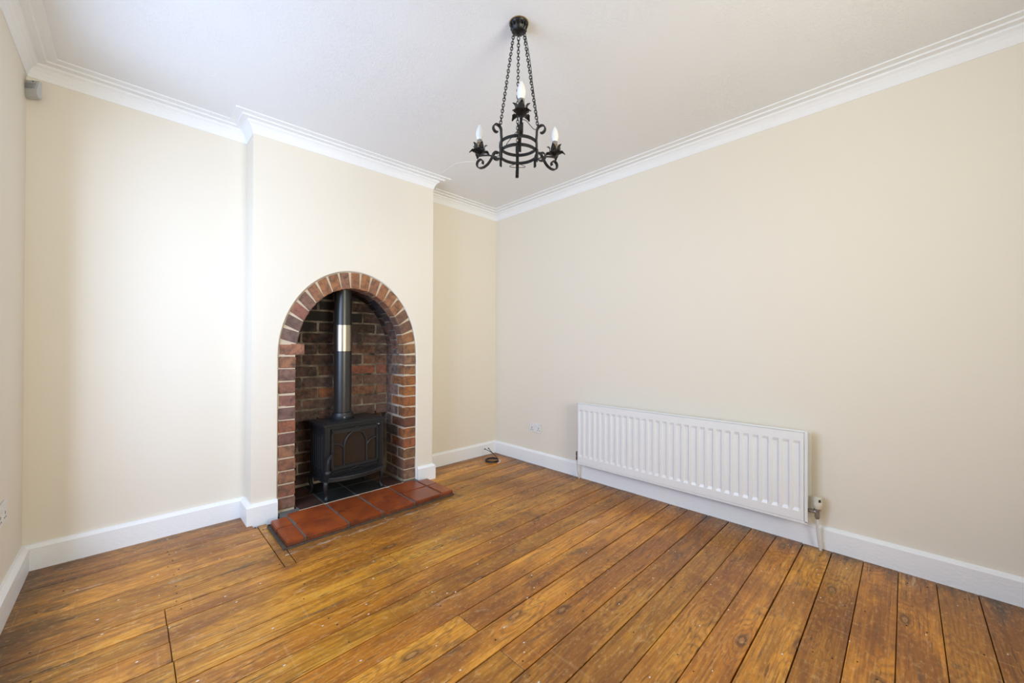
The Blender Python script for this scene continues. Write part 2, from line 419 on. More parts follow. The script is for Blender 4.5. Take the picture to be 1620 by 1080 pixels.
for i in range(len(out)-1):
    a, b2, c, d = out[i], out[i+1], inn[i], inn[i+1]
    q([(a[0], 0, a[1]), (b2[0], 0, b2[1]), (d[0], .007, d[1]), (c[0], .007, c[1])])
    q([(c[0], .007, c[1]), (d[0], .007, d[1]), (d[0], .3, d[1]), (c[0], .3, c[1])])
for x in (X0, X1):
    pts = [Vector((x, yf(x), 0)), Vector((x, .02, 0)), Vector((x, .02, H)), Vector((x, yf(x), H))]
    bm.faces.new([bm.verts.new(p) for p in pts])
bmesh.ops.remove_doubles(bm, verts=bm.verts, dist=.0004)
cb = struct(build('wall_chimney_breast', bm, MAT['wall']), 'cream chimney breast around the arched brick fireplace')

# skirting and cornice, mitred
def sweep(names, path, prof, mat, side=1, labels=None, caps=True):
    P = [Vector((p[0], p[1])) for p in path]; nv = []
    def nrm(a, b): d = (b-a).normalized(); return Vector((d.y, -d.x))*side
    offs = []
    for i in range(len(P)):
        if i == 0: offs.append(nrm(P[0], P[1]))
        elif i == len(P)-1: offs.append(nrm(P[-2], P[-1]))
        else:
            a, b2 = nrm(P[i-1], P[i]), nrm(P[i], P[i+1]); m = (a+b2); offs.append(m/(m.dot(a)))
    for i in range(len(P)-1):
        bm = B(); r = []
        for k in (i, i+1): r.append([bm.verts.new((P[k].x+offs[k].x*p, P[k].y+offs[k].y*p, z)) for p, z in prof])
        for j in range(len(prof)-1): bm.faces.new((r[0][j], r[0][j+1], r[1][j+1], r[1][j]))
        bm.faces.new(r[0]); bm.faces.new(r[1])
        nm = names[i]
        struct(build(nm, bm, mat), labels[i] if labels else None)
n_tr = 0
cpath = [(XL, YR), (XL, 0), (X0, 0), (X0, yf(X0)), (X1, yf(X1)), (X1, 0), (0, 0), (0, YR)]
cprof = [(-.002, 2.404), (.003, 2.404), (.006, 2.418), (.013, 2.437), (.024, 2.453), (.036, 2.462), (.036, 2.470), (.040, 2.472), (.068, 2.472), (.068, 2.480), (.071, 2.481), (.106, 2.481), (.106, 2.4895), (-.002, 2.4895)]
sweep(['trim_%d' % i for i in range(1, 8)], cpath, cprof, MAT['cove'], 1, ['white plaster cornice'+s for s in (' along the left wall', ' of the left alcove', ' on the left flank of the chimney breast', ' across the chimney breast', ' on the right flank of the chimney breast', ' of the right alcove', ' along the right wall')])
def bprof(t, z0=-.02, h=.122): return [(-.002, z0), (t, z0), (t, h-.016), (t-.004, h-.012), (t-.010, h-.003), (t-.016, h), (-.002, h)]
sweep(['baseboard_left', 'baseboard_back_left', 'baseboard_chimney_flank', 'baseboard_chimney_left'], [(XL, YR), (XL, 0), (X0, 0), (X0, yf(X0)), (-2.043, yf(-2.043))], bprof(.026), MAT['trim'])
sweep(['baseboard_chimney_right', 'baseboard_chimney_return', 'baseboard_back_right', 'baseboard_right'], [(-1.063, yf(-1.063)), (X1, yf(X1)), (X1, 0), (0, 0), (0, YR)], bprof(.021), MAT['trim'])
# raised cable line and paper seam on the ceiling (real relief)
bm = B(); tube(bm, smoothpath([(-.945, -.36, H+.001), (-.945, -.45, H), (-.955, -.60, H), (-.90, -.70, H), (-.78, -.79, H+.0005), (-.76, -.86, H+.004)], 5), .0022, 6)
build('seam', bm, MAT['ceil'], bpy.data.objects['ceiling'])
bm = B(); box(bm, -2.4755, -2.4735, YR, -.09, H-.0005, H+.001)
build('seam', bm, MAT['ceil'], bpy.data.objects['ceiling'])

# ------------------------------------------------------------------ floor
fl = slab('floor', [(XL-.3, .3, YR-.3, .7, -.15, -.022)], MAT['sub'], 'floor of old varnished pine boards')
PITCH = .1255
def board(x0, x1, ya, yb):
    g = rnd.uniform(.0011, .0030)
    bm = B(); dz = rnd.uniform(-.0012, .0006)
    box(bm, x0+.0012, x1-.0012, min(ya, yb)+g, max(ya, yb)-g, -.0215, dz, .0012)
    return build('floorboard', bm, MAT['wood'], fl)
xa, xb = XL+.002, -.002
le = [-.004, -.26, -.42, -.572, -.705, -.838]
for a, b2 in zip(le, le[1:]):
    board(xa, X0+.003 if a > -.15 else -2.162, a, b2)
board(-2.160, -2.110, -.235, -.838)
re_ = [-.004, -.085, -.21, -.337, -.463, -.590, -.717, -.842]
for a, b2 in zip(re_, re_[1:]):
    if a > -.60 and b2 > -.62: board(-.995 if a < -.2 else X1+.003, xb, a, b2)
    elif a > -.60: board(-.995, xb, a, b2)
    else: board(-2.108, xb, a, b2)
board(-2.108, -.997, -.655, -.717)
y = -.8415; k = 0
cuts = {0: [-2.606], 1: [-2.604], 2: [-2.603, -1.74], 3: [-2.600], 4: [-2.596], 5: [-2.59], 7: [-1.753], 9: [-1.755], 18: [-2.0], 21: [-1.3], 24: [-.8]}
while y > YR:
    y2 = max(y-PITCH, YR)
    xs = [xa]+cuts.get(k, [])+[xb]
    for a, b2 in zip(xs, xs[1:]): board(a, b2, y, y2)
    y = y2; k += 1
bm = B()
for jx in (-2.95, -2.55, -2.15, -1.75, -1.34, -.93, -.52, -.12):
    for kk in range(-5, 28):
        yc = -.8415-PITCH*kk
        for s in (.28, .72):
            yy = yc-PITCH*s; xx = jx+rnd.uniform(-.018, .018)
            if -2.15 < xx < -.96 and yy > -.66: continue
            if yy > -.05 or rnd.random() < .4: continue
            lathe(bm, [(0, .0008), (.0028, .0008), (.0032, -.004)], xx+rnd.uniform(-.02, .02), yy+rnd.uniform(-.012, .012), 6)
nl = build('nail_heads', bm, MAT['nail'], fl); nl['kind'] = 'stuff'

# ------------------------------------------------------------------ fireplace
fp = empty('fireplace', FP, ROTZ, 'arched open fireplace of old red and sooty bricks set in the chimney breast', 'fireplace')
def col(o, c, soot): o.color = (c[0], c[1], c[2], soot)
def lerp(a, b2, t): return tuple(a[i]*(1-t)+b2[i]*t for i in range(3))
def pick(pal): return lerp(*rnd.sample(pal, 2), rnd.uniform(0, .6))
PL = [(.30, .125, .070), (.25, .11, .085), (.33, .15, .075), (.19, .105, .09), (.27, .10, .06)]
PR = [(.33, .115, .022), (.30, .10, .03), (.22, .085, .035), (.20, .11, .06), (.36, .13, .03)]
PT = [(.36, .155, .065), (.33, .135, .06), (.30, .14, .08), (.37, .15, .055)]
PB = [(.19, .095, .070), (.22, .11, .075), (.14, .09, .075), (.26, .12, .065), (.12, .085, .08)]
PS = [(.25, .165, .13), (.20, .14, .12), (.29, .165, .12), (.15, .125, .12), (.22, .16, .13)]
# shared brick meshes: header end, half, full; some variants each
def brickmesh(lx, ly, lz):
    bm = B(); box(bm, -lx/2, lx/2, -ly/2, ly/2, -lz/2, lz/2, .0045, 2, .0018)
    bmesh.ops.recalc_face_normals(bm, faces=bm.faces)
    me = bpy.data.meshes.new('brick'); bm.to_mesh(me); bm.free(); me.materials.append(MAT['brick']); return me
CP = .083; BH = CP-.0095
VAR = {}
def brick(cx, cy, cz, lx, ly, lz, c, soot, jr=.002):
    key = (round(lx, 3), round(ly, 3), round(lz, 3))
    if key not in VAR: VAR[key] = [brickmesh(*key) for _ in range(4)]
    o = bpy.data.objects.new('brick', rnd.choice(VAR[key])); link(o, fp)
    o.location = (cx+rnd.uniform(-jr, jr), cy+rnd.uniform(-jr, jr), cz+rnd.uniform(-.001, .001))
    o.rotation_euler = (0, rnd.uniform(-.012, .012), rnd.choice((0, PI))+rnd.uniform(-.012, .012))
    col(o, c, soot); return o
HW = OA-IA
DEP = .325
z0 = .034
ncourse = 12
LCOL = {11: (.34, .155, .08), 10: (.24, .13, .10), 9: (.28, .12, .075), 8: (.28, .12, .085), 7: (.20, .11, .095), 6: (.31, .10, .05), 5: (.22, .095, .07), 4: (.32, .15, .08), 3: (.30, .125, .065), 2: (.33, .15, .08), 1: (.28, .11, .06), 0: (.24, .12, .085)}
RCOL = {11: (.28, .15, .08), 10: (.32, .14, .05), 9: (.36, .13, .03), 8: (.40, .15, .03), 7: (.39, .13, .03), 6: (.27, .10, .03), 5: (.17, .06, .03), 4: (.38, .13, .03), 3: (.34, .105, .04), 2: (.22, .11, .045), 1: (.22, .10, .055), 0: (.25, .14, .09)}
for i in range(ncourse):
    zc = z0+CP*(i+.5)
    for s, CC in ((-1, LCOL), (1, RCOL)):
        fullr = i % 2
        d1 = .215 if fullr else .103
        wx = HW-.002
        if 0: pass
        xc = s*(OA-.002-wx/2)
        b_ = brick(xc, .006+d1/2, zc, wx, d1, BH, CC[i], .0 if i > 1 else .08)
        yb = .006+d1+.009
        while yb < DEP-.02:
            l = min(.215 if not fullr else .103, DEP-yb) if yb > d1+.02 else min(.215, DEP-yb)
            if DEP-yb-l < .03: l = DEP-yb
            so = .12+.9*yb+max(0, zc-.6)*.25 if s < 0 else .02+.45*yb+max(0, zc-.75)*.7
            brick(s*(IA+.102/2), yb+l/2, zc, .102, l-.001, BH, pick(PB if s < 0 else PS), min(.8, so))
            yb += l+.009
# voussoirs
NV = 19
def vouss(t0, t1, y0, y1, c, soot, a0=IA, b0=IB, a1=OA-.005, b1=OB-.005, g=.15):
    dt = (t1-t0)*g/2; bm = B()
    gi = dt*.55
    pin = [(a0*math.cos(t), ZS+b0*math.sin(t)) for t in (t0+gi, (t0+t1)/2, t1-gi)]
    pou = [(a1*math.cos(t), ZS+b1*math.sin(t)) for t in (t1-dt*1.5, (t0+t1)/2, t0+dt*1.5)]
    poly = [(x+rnd.uniform(-.0015, .0015), z+rnd.uniform(-.0015, .0015)) for x, z in pin+pou]
    prism(bm, poly, y0+rnd.uniform(-.002, .002), y1)
    bmesh.ops.recalc_face_normals(bm, faces=bm.faces)
    bmesh.ops.bevel(bm, geom=[e for e in bm.edges if e.calc_face_angle(0) > .5], offset=.0035, segments=1, affect='EDGES', clamp_overlap=True)
    o = build('brick', bm, MAT['brick'], fp); col(o, c, soot); return o
TC = {0: (.30, .15, .06), 1: (.33, .15, .06), 2: (.19, .10, .06), 3: (.21, .11, .065), 4: (.36, .16, .07), 5: (.37, .16, .07), 14: (.24, .125, .085), 15: (.30, .12, .08), 16: (.17, .105, .085), 17: (.19, .12, .10), 18: (.33, .15, .09), 13: (.34, .15, .07)}
for i in range(NV):
    t0, t1 = PI*i/NV, PI*(i+1)/NV
    if i == NV-1:
        brick(-(OA-.004)+.075, .006+.052, ZS+.041, .150, .104, BH, (.35, .15, .085), 0); continue
    vouss(t0, t1, .006, .112, TC.get(i) or pick(PT), .0)
for row, (ya, yb) in enumerate(((.121, .222), (.231, DEP))):
    for i in range(NV):
        off = .5 if row == 0 else 0
        if off and i == 0: vouss(.004, PI*.5/NV, ya, yb, pick(PS), .25)
        t0, t1 = PI*(i+off)/NV, PI*min(NV, (i+1+off))/NV
        if t1-t0 < .05: continue
        vouss(t0, t1, ya, yb, pick(PB), .62+.3*row if i > 5 else .30+.12*i)
# back wall
nb = 0
for i in range(0, 19):
    zc = z0+CP*(i+.5)
    if zc > ZS+IB+.02: break
    lim = IA if zc < ZS else IA*math.sqrt(max(0.0, 1-((zc-.03-ZS)/IB)**2))+.02
    low = zc < .555
    yb = DEP+.11 if low else DEP
    x = -IA - (.11 if i % 2 else 0)
    while x < IA-.02:
        l = .215
        xa_, xb_ = max(x, -lim), min(x+l, lim)
        if xb_-xa_ > .03:
            c = pick(PB); u = (xa_+xb_)/2
            soot = .30+max(0, zc-.65)*.85-.30*max(0, u)/.38+(.25 if low else 0)+rnd.uniform(-.08, .1)
            if i == 12 and u < -.3: c = (.34, .09, .02); soot = 0.
            if i == 8 and -.2 < u < 0: c = (.33, .13, .05); soot = .05
            if i == 10 and u > .15: c = (.30, .10, .06); soot = .05
            if i in (8, 9, 7) and u > .05: soot -= .15
            brick((xa_+xb_)/2, yb+.05, zc, xb_-xa_-.001, .10, BH, c, max(0, min(.9, soot)))
        x += l+.009
# mortar shell (jambs and vault) and back
bm = B()
o1 = outline(OA-.001, OB-.001, .0, ZS); i1 = outline(IA+.0045, IB+.0045, .0, ZS)
def V(p, y): return bm.verts.new((p[0], y, p[1]))
for i in range(len(o1)-1):
    a, b2, c, d = o1[i], o1[i+1], i1[i], i1[i+1]
    bm.faces.new([V(a, .0125), V(b2, .0125), V(d, .0125), V(c, .0125)])
    bm.faces.new([V(c, .0125), V(d, .0125), V(d, DEP+.13), V(c, DEP+.13)])
bmesh.ops.remove_doubles(bm, verts=bm.verts, dist=.0003)
build('mortar', bm, MAT['mortar'], fp)
bm = B(); box(bm, -.40, .40, DEP+.005, DEP+.03, .557, 1.56); box(bm, -.40, .40, DEP+.030, DEP+.11, .557, .567); box(bm, -.40, .40, DEP+.115, DEP+.13, 0, .57)
build('mortar', bm, MAT['mortar'], fp)

# ------------------------------------------------------------------ hearth
HB = Vector((CX, -.45, 0))
he = empty('tiled_hearth', HB, 0, 'raised hearth of red quarry tiles with grey grout under the stove', 'hearth')
bm = B(); box(bm, -2.100, -1.014, -.648, -.305, -.021, .0305); box(bm, -2.036, -1.078, -.30, -.2, -.021, .0305); box(bm, CX-.374, CX+.374, -.22, .20, -.021, .0295)
build('grout_bed', bm, MAT['grout'], he, HB)
xs = [-2.105, -2.012, -1.772, -1.557, -1.325, -1.108, -1.010]
for j in range(6):
    for ya, yb in ((-.655, -.452), (-.449, -.262)):
        if j in (0, 5) and ya > -.45: yb = -.303
        bm = B(); g = .0048
        box(bm, xs[j]+(g if j else 0), xs[j+1]-(g if j < 5 else 0), ya, yb, -.004, .036+rnd.uniform(-.001, .0012), .005, 2, .0012)
        build('tile', bm, MAT['tile'], he, HB, smooth=True)
bm = B(); box(bm, -1.935, -1.19, -.2605, -.2535, 0, .0352, .001); build('mortar_strip', bm, MAT['mortar'], he, HB)
bm = B(); box(bm, -2.124, -2.106, -.668, -.305, -.004, .010, .003, 1, .002); box(bm, -2.122, -1.012, -.668, -.6565, -.004, .008, .003, 1, .002); build('cement_fillet', bm, plain('dirty_fillet', (.10, .075, .05), .9, bump=.8, bscale=90, var=1.2), he, HB)
xi = [CX-.372, -1.772, -1.557, -1.325, CX+.372]
for j in range(4):
    for ya, yb in ((-.252, -.03), (-.022, .19)):
        bm = B(); box(bm, xi[j]+.004, xi[j+1]-.004, ya, yb, 0, .033+rnd.uniform(-.001, .001), .004, 1, .001)
        build('tile', bm, MAT['soottile'] if j in (0, 3) else MAT['slate'], he, HB)

# ------------------------------------------------------------------ stove
SA = math.radians(4.2)
SP = Vector((-1.570, -.105, .0355))
st = empty('wood_stove', SP, SA, 'black cast iron wood burning stove with arched door tracery on cabriole legs', 'stove')
I, ID = MAT['iron'], MAT['irond']
def part(name, bm, mat, parent=st, smooth=False): return build(name, bm, mat, parent, smooth=smooth)
HWd, HD = .232, .147   # half width, half depth of the top
bm = B(); box(bm, -HWd, HWd, -HD, HD, .508, .525, .005, 2); box(bm, -HWd+.010, HWd-.010, -HD+.010, HD-.010, .492, .509, .006, 2); box(bm, -HWd+.03, HWd-.03, -HD+.03, HD-.03, .523, .529, .003)
part('top_plate', bm, I)
bm = B(); bx, by = .212, .122
box(bm, -bx, bx, -by, by, .150, .494, .003)
for s in (-1, 1):   # ribbed side panels
    box(bm, s*bx-.004, s*bx+.004, -by+.03, by-.03, .19, .46, .003)
    for k in range(6): box(bm, s*bx-.007, s*bx+.007, -by+.045+k*.032, -by+.053+k*.032, .21, .44, .002)
part('body', bm, ID)
for s in (-1, 1):   # front corner pilasters
    bm = B()
    box(bm, s*.199-.018, s*.199+.018, -by-.012, -by+.02, .150, .494, .004, 2); box(bm, s*.199-.006, s*.199+.006, -by-.018, -by, .165, .485, .003, 2)
    part('pilaster', bm, I)
bm = B(); box(bm, -.222, .222, -.136, .136, .128, .152, .007, 2); box(bm, -.215, .215, -.152, -.10, .146, .166, .006, 2)
part('base_moulding', bm, I)
# door
yd = -by-.006
dr_bm = B()
dx0, dx1, dz0, dz1 = -.176, .176, .205, .478
for x0_, x1_, z0_, z1_ in ((dx0, dx1, dz1-.024, dz1), (dx0, dx1, dz0, dz0+.022), (dx0, dx0+.018, dz0, dz1), (dx1-.018, dx1, dz0, dz1)):
    box(dr_bm, x0_, x1_, yd-.010, yd+.010, z0_, z1_, .004, 2)
door = part('door', dr_bm, I)
bm = B(); box(bm, dx0+.012, dx1-.012, yd+.003, yd+.006, dz0+.012, dz1-.012); part('door_glass', bm, MAT['glass'], door)
def tracery(pts):
    bm = B(); tube(bm, [(x, yd-.003, z) for x, z in pts], .0062, 8); return part('tracery_bar', bm, I, door, True)
ca = .083; zsp = .355
tracery([(-ca, dz0+.015)]+[(ca*math.cos(PI-PI*k/16), zsp+.098*math.sin(PI*k/16)) for k in range(17)]+[(ca, dz0+.015)])
tracery([(-ca+.002, .32)]+[(-ca-.078+.078*math.cos(PI/2*k/8), .33+.055*math.sin(PI/2*k/8)) for k in range(9)])
tracery([(ca-.002, .32)]+[(ca+.078-.078*math.cos(PI/2*k/8), .33+.055*math.sin(PI/2*k/8)) for k in range(9)])
for z in (.484, .19):
    for s in (-1, 1):
        bm = B(); tube(bm, [(s*.170, yd-.020, z-.003), (s*.170, yd+.01, z-.003)], .006, 8); part('bolt', bm, MAT['bolt'] if s > 0 and z > .4 else I)
bm = B(); tube(bm, [(-.012, yd-.016, .486), (.0, yd-.019, .484), (.012, yd-.016, .486)], .006, 8); part('catch', bm, I)
# ash lip
bm = B(); n = 16; prev = None
for zz0, zz1, dd in ((.160, .176, .014), (.150, .160, 0)):
    poly = [(-.205, -by)]+[(-.205+.41*k/n, -by-.030-dd-(.055*math.sin(PI*k/n)**.8)) for k in range(n+1)]+[(.205, -by)]
    a = [bm.verts.new((x, y_, zz0-.012)) for x, y_ in poly]; b_ = [bm.verts.new((x, y_, zz1-.012)) for x, y_ in poly]
    bm.faces.new(a); bm.faces.new(b_)
    for k in range(len(poly)): bm.faces.new((a[k], a[(k+1) % len(poly)], b_[(k+1) % len(poly)], b_[k]))
al = part('ash_lip', bm, I)
bm = B(); tube(bm, [(-.20+.40*k/n, -by-.044-(.055*math.sin(PI*k/n)**.8), .166) for k in range(n+1)], .006, 8); part('rim', bm, I, al, True)
bm = B()
box(bm, -.165, .165, yd-.010, yd+.004, .180, .187, .002); box(bm, -.165, .165, yd-.016, yd+.004, .190, .196, .002); tube(bm, [(-.03+.06*q_/8, yd-.016, .192+.010*math.sin(PI*q_/8)) for q_ in range(9)], .005, 6)
part('air_control', bm, I)
# handle
bm = B(); hp = smoothpath([(-.160, yd-.010, .318), (-.176, yd-.034, .326), (-.204, yd-.058, .316), (-.224, yd-.072, .285), (-.226, yd-.074, .235)], 6)
tube(bm, hp, .0068, 8); hd = part('handle', bm, I, smooth=True)
bm = B(); pts = []
for k in range(170):
    t = k/169; i_ = t*(len(hp)-1); a = hp[int(i_)]; b_ = hp[min(len(hp)-1, int(i_)+1)]; c = a.lerp(b_, i_-int(i_)); an = t*2*PI*14
    pts.append(c+Vector((math.cos(an)*.0105, math.sin(an)*.0105*.7, math.sin(an)*.0105*.4)))
tube(bm, pts[40:130], .0016, 5); part('coil', bm, I, hd)
bm = B(); lathe(bm, [(0, -.020), (.012, -.017), (.0185, -.008), (.0205, .002), (.017, .011), (.008, .017), (0, .017)], -.226, yd-.074, 14, .218); part('knob', bm, I, hd, True)
for sx in (-1, 1):
    for sy in (-1, 1):
        bm = B()
        pth = smoothpath([(sx*.185, sy*.105, .140), (sx*.205, sy*.124, .125), (sx*.207, sy*.126, .085), (sx*.198, sy*.118, .045), (sx*.203, sy*.122, .016), (sx*.210, sy*.128, .004)], 4)
        tube(bm, pth, [.022+(-.012)*min(1, i_/(len(pth)-8)) if i_ < len(pth)-7 else .010+.0045*(i_-(len(pth)-7))/6 for i_ in range(len(pth))], 10)
        for v in bm.verts: v.co.z = max(v.co.z, 0)
        part('leg', bm, I, smooth=True)
# flue pipe (its own fitted length with steel band)
PP = Vector((-1.5925, -.075, .560))
fpz = empty('flue_pipe', PP, 0, 'black flue pipe with shiny steel band rising from the stove into the arch', 'pipe')
RP = .0605
bm = B(); lathe(bm, [(0, .03), (RP, .03), (RP, .97), (0, .97)], seg=40); build('pipe', bm, MAT['flue'], fpz, smooth=True)
bm = B(); lathe(bm, [(RP, .497), (RP+.0035, .498), (RP+.0035, .688), (RP, .689)], seg=40); build('steel_band', bm, MAT['steel'], fpz, smooth=True)
bm = B(); lathe(bm, [(0, .005), (RP+.020, .005), (RP+.022, .018), (RP+.012, .030), (RP+.010, .048), (RP, .052)], seg=40); build('collar', bm, I, fpz, smooth=True)
bm = B(); tube(bm, [(-.018, -RP-.022, .020), (-.018, -RP-.012, .020)], .007, 8); build('bolt', bm, MAT['bolt'], fpz)

# ------------------------------------------------------------------ radiator
RY0, RY1, RZ0, RZ1, RX = -2.626, -1.118, .145, .640, -.110
RB = Vector((-.06, (RY0+RY1)/2, .14))
ra = empty('radiator', RB, 0, 'long white double panel radiator with vertical flutes on the right wall', 'radiator')
def panel(xf, y0, y1, z0, z1, nf, th=.012, off1=0):
    bm = B(); ys = [y0, y0+.004]; pitch = .04925
    first = y1+off1-.0345; prof = []
    prof.append((y1, 0)); 
    for k in range(nf):
        c = first-pitch*k
        for dy, d in ((.0175, 0), (.0115, .0065), (-.0115, .0065), (-.0175, 0)): prof.append((c+dy, d))
    prof.append((y0, 0))
    zz = [(z0, 0), (z0+.045, 0), (z0+.062, 1), (z1-.062, 1), (z1-.045, 0), (z1, 0)]
    g = [[bm.verts.new((xf+d*m, y_, z_)) for y_, d in prof] for z_, m in zz]
    for i in range(len(zz)-1):
        for j in range(len(prof)-1): bm.faces.new((g[i][j], g[i][j+1], g[i+1][j+1], g[i+1][j]))
    # rim and back
    b0 = [bm.verts.new((xf+th, y_, z_)) for y_, z_ in ((y1, z0), (y0, z0), (y0, z1), (y1, z1))]
    bm.faces.new(b0)
    bm.faces.new([g[0][j] for j in range(len(prof))]+[b0[1], b0[0]]); bm.faces.new([g[-1][j] for j in range(len(prof))]+[b0[2], b0[3]])
    bm.faces.new([g[i][0] for i in range(len(zz))]+[b0[3], b0[0]]); bm.faces.new([g[i][-1] for i in range(len(zz))]+[b0[2], b0[1]])
    return bm
build('front_panel', panel(RX, RY0+.013, RY1-.006, RZ0+.012, RZ1-.008, 30, off1=.006), MAT['rad'], ra, RB)
bm = B()
for (a, b2, c, d) in ((RY0-.003, RY1+.002, RZ0-.006, RZ0+.010), (RY0-.003, RY1+.002, RZ1-.006, RZ1+.002), (RY0-.003, RY0+.011, RZ0, RZ1), (RY1-.004, RY1+.002, RZ0, RZ1)):
    box(bm, RX+.0035, RX+.016, a, b2, c, d, .003, 2)
build('front_rim', bm, MAT['rad'], ra, RB)
build('rear_panel', panel(-.050, RY0-.010, RY1-.0, RZ0-.01, RZ1-.012, 30), MAT['rad'], ra, RB)
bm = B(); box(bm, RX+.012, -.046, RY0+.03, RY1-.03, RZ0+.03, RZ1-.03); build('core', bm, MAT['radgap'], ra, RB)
for yy in (RY0+.2, RY1-.2):
    bm = B(); box(bm, -.040, -.0005, yy-.015, yy+.015, .2, .6, .002); build('bracket', bm, MAT['rad'], ra, RB)
# valves
VP = Vector((-.062, -2.666, .205))
va_ = empty('thermostatic_valve', VP, 0, 'cream thermostatic valve at the right end of the radiator', 'valve')
bm = B()
prof = [(0, .084), (.015, .084), (.0175, .080), (.0188, .058), (.0212, .050), (.0212, .036), (.016, .026), (.014, .020), (0, .020)]
lathe(bm, prof, seg=22)
hdv = build('control_head', bm, MAT['cream'], va_, smooth=True)
bm = B()
for k in range(8):
    a = 2*PI*k/8; 
    if k == 5: continue
    t = B(); box(t, .015, .0208, -.0036, .0036, .056, .082, .001); merge(bm, t, Matrix.Rotation(a, 4, 'Z'))
build('grip_rib', bm, MAT['cream'], hdv)
bm = B(); t = B(); box(t, .0180, .0200, -.005, .005, .060, .074); merge(bm, t, Matrix.Rotation(math.radians(218), 4, 'Z')); build('scale_window', bm, MAT['slot'], hdv)
bm = B(); lathe(bm, [(0, .024), (.015, .024), (.016, .010), (.011, .006), (.0125, -.012), (.0125, -.026), (.009, -.034), (0, -.034)], seg=8); tube(bm, [(0, .002, .002), (0, .050, .002)], .0095, 8); tube(bm, [(0, .014, .002), (0, .028, .002)], .013, 6)
build('valve_body', bm, MAT['nickel'], va_)
bm = B(); tube(bm, smoothpath([(0, 0, -.030), (.001, 0, -.08), (.006, -.004, -.14), (.014, -.012, -.2045)], 6), .0065, 10); build('pipe', bm, MAT['pipe'], va_, smooth=True)
VP2 = Vector((-.072, -1.092, .185))
v2 = empty('lockshield_valve', VP2, 0, 'small dark lockshield valve at the left end of the radiator', 'valve')
bm = B(); lathe(bm, [(0, .045), (.010, .045), (.012, .015), (.008, .012), (.011, -.004), (.011, -.020), (.008, -.024), (0, -.024)], seg=8); tube(bm, [(0, 0, .002), (0, -.028, .002)], .008, 8)
build('valve_body', bm, plain('tarnished_brass', (.10, .08, .06), .45, metal=.7), v2)
bm = B(); tube(bm, smoothpath([(0, 0, -.02), (.002, 0, -.08), (.014, .0, -.14), (.030, 0, -.1845)], 6), .0065, 10); build('pipe', bm, MAT['pipe'], v2, smooth=True)

# ------------------------------------------------------------------ sockets
def socket(base, rz, label):
    s = empty('wall_socket', base, rz, label, 'socket')
    # local: faces -x, plate in y,z
    bm = B(); box(bm, -.009, -.0003, -.073, .073, -.043, .043, .003, 2); pl = build('face_plate', bm, MAT['white'], s)
    for sy in (-1, 1):
        bm = B(); box(bm, -.013, -.006, sy*.020-.0075, sy*.020+.0075, .012, .030, .002); build('switch', bm, MAT['white'], s)
        for dy, dz, w, h in ((0, -.002, .003, .006), (-.011, -.021, .0045, .0028), (.011, -.021, .0045, .0028)):
            bm = B(); box(bm, -.0096, -.008, sy*.040+dy-w, sy*.040+dy+w, dz-h, dz+h); build('pin_hole', bm, MAT['slot'], pl)
    return s
socket((0, -.566, .336), 0, 'white double wall socket to the left of the radiator')
socket((XL, -.462, .413), PI, 'white double wall socket cut off by the left edge of the photo')

# ------------------------------------------------------------------ alarm sensor in the top left corner
SB = Vector((XL+.033, -.030, 2.331))
se = empty('motion_sensor', SB, math.radians(-45+8), 'small pale grey motion sensor high in the left corner under the cornice', 'sensor')
bm = B()
w, hh = .030, .043
prof = [(-.002, -hh), (-.022, -hh), (-.031, -hh+.010), (-.033, -.008), (-.028, .012), (-.024, hh-.008), (-.016, hh), (-.002, hh)]
a = [bm.verts.new((-w, y_, z_)) for y_, z_ in prof]; b_ = [bm.verts.new((w, y_, z_)) for y_, z_ in prof]; nn = len(prof)
bm.faces.new(a); bm.faces.new(b_)
for k in range(nn): bm.faces.new((a[k], a[(k+1) % nn], b_[(k+1) % nn], b_[k]))
bmesh.ops.recalc_face_normals(bm, faces=bm.faces)
bmesh.ops.bevel(bm, geom=[e for e in bm.edges if e.calc_face_angle(0) > .6], offset=.003, segments=2, affect='EDGES')
build('housing', bm, MAT['grey'], se, smooth=True)
bm = B(); t = B(); box(t, -.020, .022, -.002, .002, -.014, .016, .002); merge(bm, t, Matrix.Translation((0, -.0315, .008)) @ Matrix.Rotation(math.radians(-12), 4, 'X')); build('lens', bm, MAT['lens'], se)
bm = B(); tube(bm, [(.012, -.029, .032), (.012, -.020, .032)], .002, 8); build('indicator', bm, MAT['slot'], se)

# ------------------------------------------------------------------ aerial cable coil in the right corner
CB = Vector((-.245, -.225, 0))
bm = B(); pts = []
for k in range(0, 150):
    a = k*2*PI/34; rr = .060+.004*math.sin(a*.37)+.002*math.cos(a*1.7)
    pts.append(Vector((rr*math.cos(a+.3), rr*math.sin(a+.3), .004+.0032*(k/34)+.001*math.sin(a*2.3))))
last = pts[-1]
tube(bm, pts, .0032, 7)
cc = build('coiled_cable', bm, MAT['cable'], None, smooth=True); cc.location = CB
tag(cc, 'coil of thin black aerial cable with two raised ends in the far corner', 'cable')
def cpt(lat, dep, z): v = R*lat + Vector((F.x, F.y, 0)).normalized()*dep; return Vector((v.x, v.y, z))
for dl in (0, 1):
    e = cpt(-.063+dl*.033, .02, .108+.004*dl)
    pth = smoothpath([cpt(.060, -.005, .012), cpt(.052, .0, .030), cpt(.020, .01, .062), cpt(-.02+dl*.012, .015, .088), e], 5)
    bm = B(); tube(bm, pth, .0030, 7); wv = build('cable_end', bm, MAT['cable'], cc, smooth=True)
    bm = B(); tube(bm, [e, e+(pth[-1]-pth[-2]).normalized()*.012], .0055, 8); build('connector', bm, MAT['nickel'] if 0 else MAT['cable'], wv)
